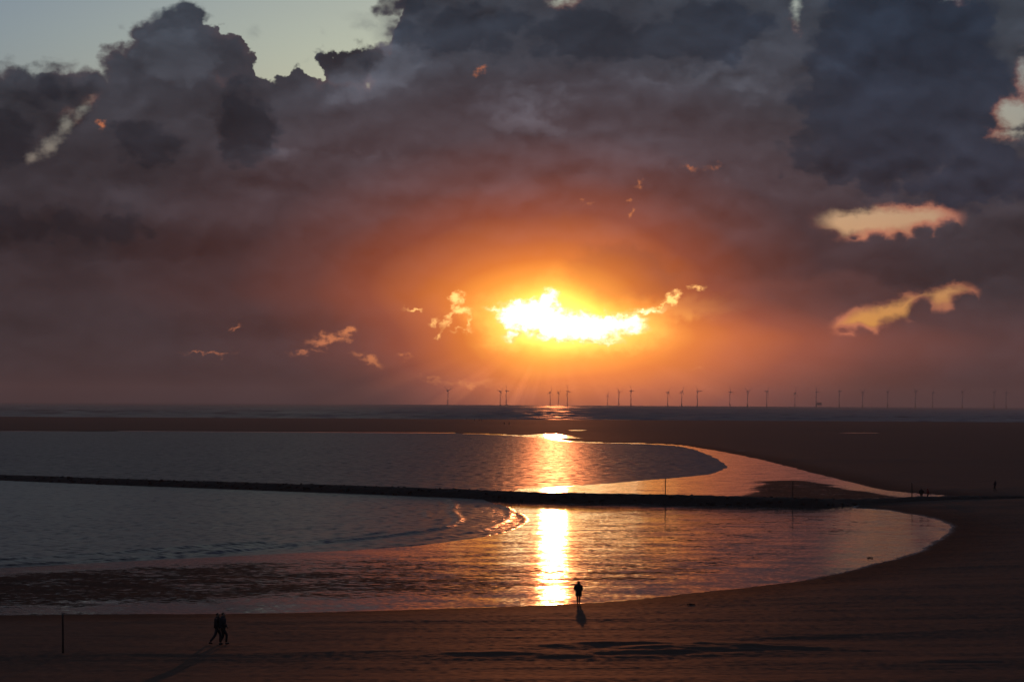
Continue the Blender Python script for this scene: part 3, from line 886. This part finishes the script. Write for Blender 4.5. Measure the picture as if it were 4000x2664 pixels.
def person(label, loc, rz, rig, height, top, legs, coat=None, hair=M_HAIR, hood=None, detail=True, group=None):
    k_ = height / 1.75
    e_ = empty('person', loc, rz)
    e_.scale = (k_, k_, k_)
    P_ = rig.p
    # the body itself, one continuous skin with hands
    names = ['pelvis', 'waist', 'chest', 'neck', 'skull', 'crown']
    vs_ = [P_[n_] for n_ in names]
    rd_ = [(0.13, 0.10), (0.125, 0.095), (0.15, 0.105), 0.055, (0.085, 0.075), (0.06, 0.055)]
    ed_ = [(0, 1), (1, 2), (2, 3), (3, 4), (4, 5)]
    def add(pt, r_, to):
        vs_.append(pt); rd_.append(r_); ed_.append((to, len(vs_) - 1)); return len(vs_) - 1
    add(P_['skull'] + Vector((0.105, 0, -0.012)), 0.014, 4)                      # nose
    for sd in (1, -1): add(P_['skull'] + Vector((-0.005, 0.085 * sd, -0.005)), 0.016, 4)   # ears
    for n_, sd in (('L', 1), ('R', -1)):
        a = add(P_['hip' + n_], 0.088, 0); a = add(P_['knee' + n_], 0.056, a); a = add(P_['ankle' + n_], 0.04, a); add(P_['toe' + n_], 0.033, a)
        a = add(P_['shoulder' + n_], 0.06, 2); a = add(P_['elbow' + n_], 0.043, a); a = add(P_['wrist' + n_], 0.029, a)
        w_ = P_['wrist' + n_]; dr = (w_ - P_['elbow' + n_]).normalized()
        if detail:
            sidev = Vector((0, sd, 0)).cross(dr)
            sidev = sidev.normalized() if sidev.length > 0.1 else Vector((1, 0, 0))
            pm = add(w_ + dr * 0.075, (0.034, 0.02), a)
            for q, (o_, l_) in enumerate(((-0.028, 0.066), (-0.009, 0.078), (0.010, 0.072), (0.028, 0.056))):
                b1 = add(w_ + dr * 0.105 + sidev * o_, 0.009, pm)
                add(w_ + dr * (0.105 + l_ * 0.8) + sidev * o_ + Vector((0, -sd, 0)) * l_ * 0.5, 0.008, b1)
            th_ = add(w_ + dr * 0.055 + sidev * 0.045, 0.010, a)
            add(w_ + dr * 0.10 + sidev * 0.06, 0.008, th_)
        else:
            add(w_ + dr * 0.10, 0.028, a)
    skin_mesh('body', vs_, ed_, rd_, M_SKIN, e_)
    # trousers
    vs_ = [P_['pelvis'] + Vector((0, 0, 0.02)), P_['pelvis'] + Vector((0, 0, 0.10))]
    rd_ = [(0.165, 0.125), (0.15, 0.115)]; ed_ = [(0, 1)]
    for n_ in 'LR':
        kn = P_['knee' + n_]; an = P_['ankle' + n_]
        vs_ += [P_['hip' + n_], kn, an + (kn - an) * 0.08]
        m_ = len(vs_); rd_ += [0.105, 0.076, 0.066]
        ed_ += [(0, m_ - 3), (m_ - 3, m_ - 2), (m_ - 2, m_ - 1)]
    skin_mesh('trousers', vs_, ed_, rd_, legs, e_)
    # shoes
    for n_ in 'LR':
        an, to = P_['ankle' + n_], P_['toe' + n_]
        skin_mesh('shoe', [an + Vector((-0.05, 0, -0.02)), an + Vector((0.03, 0, -0.03)), to], [(0, 1), (1, 2)], [(0.05, 0.055), (0.052, 0.06), (0.045, 0.036)], M_SHOE, e_)
    # jacket or coat
    up_ = (P_['neck'] - P_['pelvis'])
    hem = coat or 0.06
    rings = [(P_['pelvis'] + Vector((0, 0, -hem)), 0.235 if coat else 0.195, 0.19 if coat else 0.16), (P_['pelvis'] + Vector((0, 0, -hem + 0.03)), 0.24 if coat else 0.205, 0.195 if coat else 0.165),
             (P_['pelvis'], 0.215, 0.175), (P_['pelvis'] + up_ * 0.30, 0.20, 0.165), (P_['pelvis'] + up_ * 0.55, 0.215, 0.17), (P_['pelvis'] + up_ * 0.76, 0.225, 0.16),
             (P_['pelvis'] + up_ * 0.88, 0.195, 0.135), (P_['pelvis'] + up_ * 0.97, 0.12, 0.105), (P_['pelvis'] + up_ * 1.06, 0.085, 0.085), (P_['pelvis'] + up_ * 1.07, 0.05, 0.05)]
    vs_, fs_ = [], []
    def add_tube(rr, n_=14):
        b0 = len(vs_)
        for c_, e1, e2, w1, w2 in rr:
            for q in range(n_):
                a_ = 2 * math.pi * q / n_
                vs_.append(c_ + e1 * (math.cos(a_) * w1) + e2 * (math.sin(a_) * w2))
        for i_ in range(len(rr) - 1):
            for q in range(n_):
                s0 = b0 + i_ * n_ + q; s1 = b0 + i_ * n_ + (q + 1) % n_
                fs_.append((s0, s1, s1 + n_, s0 + n_))
        fs_.append(tuple(range(b0, b0 + n_))[::-1]); fs_.append(tuple(range(len(vs_) - n_, len(vs_))))
    tw = P_['shoulderL'] - P_['shoulderR']; tw.z = 0; tw.normalize()
    fw_ = Vector((tw.y, -tw.x, 0))
    add_tube([(c_, tw, fw_, w1, w2) for c_, w1, w2 in rings])
    for n_, sd in (('L', 1), ('R', -1)):
        sh, el, wr = P_['shoulder' + n_], P_['elbow' + n_], P_['wrist' + n_]
        pts = [(sh - tw * 0.09 * sd + Vector((0, 0, 0.02)), 0.05), (sh - tw * 0.03 * sd + Vector((0, 0, -0.015)), 0.082), (sh + (el - sh) * 0.35, 0.098), (sh + (el - sh) * 0.85, 0.088), (el + (wr - el) * 0.15, 0.086), (el + (wr - el) * 0.6, 0.075), (wr, 0.06), (wr, 0.03)]
        rr = []
        for i_, (c_, r_) in enumerate(pts):
            d_ = (pts[min(i_ + 1, len(pts) - 2)][0] - pts[max(i_ - 1, 0)][0])
            d_ = d_.normalized() if d_.length > 1e-4 else (wr - el).normalized()
            e1 = d_.cross(Vector((0.3, 1, 0.2))).normalized(); e2 = d_.cross(e1)
            rr.append((c_, e1, e2, r_, r_))
        add_tube(rr, 10)
    mesh_obj('coat' if coat else 'jacket', [tuple(q) for q in vs_], fs_, top, e_, True)
    # hair, or a hood pulled up
    sk, cr = P_['skull'], P_['crown']
    if hood:
        skin_mesh('hood', [P_['neck'] + Vector((-0.03, 0, -0.02)), sk + Vector((-0.025, 0, 0)), cr + Vector((-0.02, 0, 0.02))], [(0, 1), (1, 2)], [(0.125, 0.12), (0.125, 0.118), (0.075, 0.07)], hood, e_)
    else:
        skin_mesh('hair', [sk + Vector((-0.045, 0, -0.03)), sk + Vector((-0.035, 0, 0.03)), cr + Vector((-0.005, 0, 0.012))], [(0, 1), (1, 2)], [(0.07, 0.085), (0.095, 0.092), (0.065, 0.065)], hair, e_)
    return tag(e_, label, 'person', group)

def at_ground(x, y): return (x, y, ground_z(x, y) - 0.005)
down = ((0.02, 0.05, -0.29), (0.06, 0.0, -0.25))
downR = ((0.02, -0.05, -0.29), (0.06, 0.0, -0.25))
# couple walking to the right, arm in arm
person('dark-clad walker of the near couple, trailing leg stretched out behind', at_ground(-15.83, 115.77), math.radians(12),
       Rig((0.16, 0.0, 0.0), (-0.40, 0.05, -0.03), ((-0.03, 0.08, -0.28), (0.08, -0.04, -0.25)), ((0.0, -0.06, -0.27), (0.10, -0.02, -0.20)), 0.04, -0.5), 1.78, M_BLACK, M_DENIM)
person('dark-clad walker of the near couple, front foot stepping forward', at_ground(-15.52, 115.57), math.radians(8),
       Rig((-0.14, 0.0, 0.0), (0.20, 0.02, 0.05), ((0.03, 0.05, -0.27), (0.12, -0.02, -0.19)), ((-0.03, -0.06, -0.27), (0.14, 0.05, -0.16)), 0.05, 0.45), 1.82, M_NAVY, M_BLACK)
# lone figure at the water's edge, facing the sunset
person('lone person in a long hooded coat standing at the water edge', at_ground(4.74, 149.51), math.radians(90),
       Rig((0.02, 0.0, 0.0), (0.0, 0.0, 0.0), ((-0.04, 0.10, -0.25), (0.13, -0.09, -0.17)), ((-0.02, -0.05, -0.27), (0.12, 0.04, -0.18)), 0.0), 1.70, M_BLACK, M_BLACK, coat=0.34, hood=M_BLACK)
# two walkers by the end of the groyne
person('walker in a dark bulky jacket beside the groyne', at_ground(59.89, 312.61), math.radians(80),
       Rig((0.03, 0.0, 0.0), (-0.06, 0.0, 0.0), ((0.0, 0.10, -0.27), (0.12, -0.04, -0.2)), ((0.0, -0.10, -0.27), (0.12, 0.04, -0.2)), 0.03), 1.78, M_BLACK, M_DENIM, coat=0.16, detail=False)
person('walker in a red jacket beside the groyne', at_ground(61.21, 314.19), math.radians(172),
       Rig((0.10, 0.0, 0.0), (-0.18, 0.06, -0.02), ((0.06, 0.06, -0.27), (0.14, 0.0, -0.18)), ((-0.06, -0.06, -0.27), (0.12, 0.0, -0.2)), 0.16), 1.72, M_RED, M_BLACK, hood=M_RED, detail=False)
person('distant walker far out on the dark sand at right', at_ground(77.50, 342.73), math.radians(150),
       Rig((0.14, 0.0, 0.0), (-0.14, 0.04, -0.02), ((0.08, 0.05, -0.27), (0.10, 0.0, -0.2)), ((-0.06, -0.05, -0.27), (0.10, 0.0, -0.2)), 0.04), 1.76, M_NAVY, M_BLACK, detail=False)
far_spots = [(-26.44, 1793.44, 10, 'tall tiny figure highest on the far sand bar'), (-35.55, 1697.64, 200, 'tiny figure at the left end of the group on the far sand bar'),
             (-25.60, 1482.12, 160, 'tiny figure lower on the far sand bar, apart from the pair'), (-22.23, 1468.15, 20, 'tiny figure on the far sand bar, left of a close pair'),
             (-20.97, 1484.84, 190, 'tiny figure on the far sand bar, right of a close pair'),
             (-4.46, 1297.21, 40, 'tiny figure on the far sand bar nearer the lagoon, left one'), (-1.38, 1251.58, 130, 'tiny figure on the far sand bar nearer the lagoon, right one')]
for i, (x, y, a, lab) in enumerate(far_spots):
    person(lab, at_ground(x, y), math.radians(a), Rig((0.12, 0.0, 0.0), (-0.14, 0.03, 0.0), down, downR, 0.02), 1.66 + 0.035 * ((i * 5) % 7), (M_BLACK, M_NAVY)[i % 2], (M_DENIM, M_BLACK)[i % 2], detail=False, group='people on the far sand bar')

# ------------------------------------------------------------------ offshore wind farm
def wind_turbine():
    e_ = empty('wind_turbine')
    v_, f_ = tube([(0, 0, -3), (0, 0, 18)], [3.0, 3.0], 16)
    mesh_obj('transition_piece', v_, f_, M_YELLOW, e_)
    v_, f_ = tube([(0, 0, 17.2), (0, 0, 18.4)], [4.6, 4.6], 16)
    mesh_obj('service_platform', v_, f_, M_STEEL, e_)
    v_, f_ = tube([(0, 0, 18.4), (0, 0, 50), (0, 0, 88)], [1.9, 1.6, 1.2], 16)
    mesh_obj('tower', v_, f_, M_TOWER, e_, True)
    bm = bmesh.new()
    bmesh.ops.create_cube(bm, size=1.0)
    for q in bm.verts:
        q.co = Vector((q.co.x * 4.2, q.co.y * 11.5 + 1.5, q.co.z * 4.2 + 89.8))
        if q.co.y > 4: q.co.x *= 0.8; q.co.z = 89.8 + (q.co.z - 89.8) * 0.85
    bmesh.ops.bevel(bm, geom=bm.edges[:], offset=0.5, segments=2, affect='EDGES')
    me = bpy.data.meshes.new('nacelle'); bm.to_mesh(me); bm.free(); me.materials.append(M_TOWER)
    o = bpy.data.objects.new('nacelle', me); C.objects.link(o); o.parent = e_
    hub = [(0, -4.2), (1.7, -4.4), (1.9, -5.6), (1.4, -7.0), (0.5, -7.8)]
    v_, f_ = [], []
    for r_, y_ in hub:
        for k in range(12):
            a = k * math.pi / 6
            v_.append((max(r_, 0.02) * math.cos(a), y_ + 5.8, max(r_, 0.02) * math.sin(a)))
    for i in range(len(hub) - 1):
        for k in range(12):
            f_.append((i * 12 + k, i * 12 + (k + 1) % 12, (i + 1) * 12 + (k + 1) % 12, (i + 1) * 12 + k))
    ro = mesh_obj('rotor_hub', v_, f_, M_TOWER, e_, True)
    ro.location = (0, -5.8, 89.8)
    sec = [(1.5, 2.3, 2.2), (6, 2.6, 1.9), (10, 3.0, 1.2), (20, 2.6, 0.8), (32, 1.6, 0.45), (43, 0.8, 0.22), (45, 0.3, 0.1)]
    for b3 in range(3):
        v_, f_ = [], []
        for z_, ch, th_ in sec:
            for k in range(8):
                a = k * math.pi / 4
                v_.append((math.cos(a) * ch * 0.5 + ch * 0.12, math.sin(a) * th_ * 0.5, z_))
        for i in range(len(sec) - 1):
            for k in range(8):
                f_.append((i * 8 + k, i * 8 + (k + 1) % 8, (i + 1) * 8 + (k + 1) % 8, (i + 1) * 8 + k))
        f_.append(tuple(range((len(sec) - 1) * 8, len(sec) * 8)))
        bl = mesh_obj('blade', v_, f_, M_TOWER, ro, True)
        bl.rotation_euler = (0, math.radians(120 * b3), 0)
    return e_

TURB = [(-1.712, 49, 62), (-0.306, 47, 40), (-0.148, 50, 95), (1.031, 46, 10), (1.251, 42, 55), (1.491, 50, 100), (2.566, 34, 20), (2.867, 47, 75),
        (3.189, 52, 88), (4.172, 48, 30), (4.547, 50, 15), (4.963, 52, 85), (5.826, 50, 92), (6.294, 52, 60), (6.802, 52, 35), (7.545, 47, 5),
        (8.104, 53, 90), (8.708, 55, 84), (9.317, 51, 50), (9.970, 54, 42), (10.687, 56, 64), (11.137, 53, 98), (11.900, 56, 58), (12.712, 56, 25), (13.019, 54, 93)]
ORD = ['first', 'second', 'third', 'fourth', 'fifth', 'sixth', 'seventh', 'eighth', 'ninth', 'tenth', 'eleventh', 'twelfth', 'thirteenth']
NT = len(TURB)
proto = wind_turbine()
for i, (az_, hub_px, ang) in enumerate(TURB):
    t_ = proto if i == 0 else copy_tree(proto)
    D_ = 75.8 * 8350 / hub_px
    t_.location = (D_ * math.tan(math.radians(az_)), D_, 0)
    t_.rotation_euler = (0, 0, math.radians(48 + (i * 37) % 15))
    for ch in t_.children:
        if ch.name.startswith('rotor_hub'): ch.rotation_euler = (0, math.radians(ang), 0)
    if i == 0: lab = 'darkest offshore wind turbine, far left of all the others'
    elif i < 13: lab = '%s wind turbine on the horizon, counted from the left' % ORD[i]
    else: lab = '%s wind turbine on the horizon, counted from the right' % (ORD[NT - 1 - i] if NT - 1 - i else 'last')
    tag(t_, lab, 'wind turbine', 'wind turbines along the horizon')

# transformer platform among the turbines
D_ = 12600.0
pf = empty('offshore_platform', (D_ * math.tan(math.radians(8.177)), D_, 0), 0.3)
tag(pf, 'boxy offshore transformer platform on legs low on the horizon', 'platform')
for lx in (-9, 9):
    for ly in (-8, 8):
        v_, f_ = tube([(lx * 1.15, ly * 1.15, -3), (lx, ly, 17)], [1.0, 1.0], 8)
        mesh_obj('leg', v_, f_, M_YELLOW, pf)
def boxm(name, x0, x1, y0, y1, z0, z1, mat, par):
    v_ = [(x, y, z) for z in (z0, z1) for y in (y0, y1) for x in (x0, x1)]
    return mesh_obj(name, v_, [(0, 2, 3, 1), (4, 5, 7, 6), (0, 1, 5, 4), (2, 6, 7, 3), (0, 4, 6, 2), (1, 3, 7, 5)], mat, par)
boxm('deck', -15, 17, -12, 12, 17, 19, M_STEEL, pf)
boxm('transformer_house', -11, 13, -10, 10, 19, 30, M_STEEL, pf)
boxm('helicopter_deck', 6, 20, -8, 8, 30.5, 31.6, M_STEEL, pf)
v_, f_ = tube([(-8, 0, 30), (-8, 0, 40)], [0.6, 0.4], 8)
mesh_obj('mast', v_, f_, M_STEEL, pf)

# ------------------------------------------------------------------ sea air
hz = boxm('haze', -9500, 9500, -300, 21000, -8, 160, None, None)
tag(hz, kind='stuff')
mh = bpy.data.materials.new('sea_haze')
mh.use_nodes = True
gh = Graph(mh.node_tree)
pv = gh.new('ShaderNodeVolumePrincipled')
pv.inputs['Color'].default_value = (0.95, 0.92, 0.90, 1)
pv.inputs['Density'].default_value = 1.05e-4
pv.inputs['Anisotropy'].default_value = 0.25
oh = gh.new('ShaderNodeOutputMaterial')
gh.t.links.new(pv.outputs[0], oh.inputs['Volume'])
hz.data.materials.append(mh)
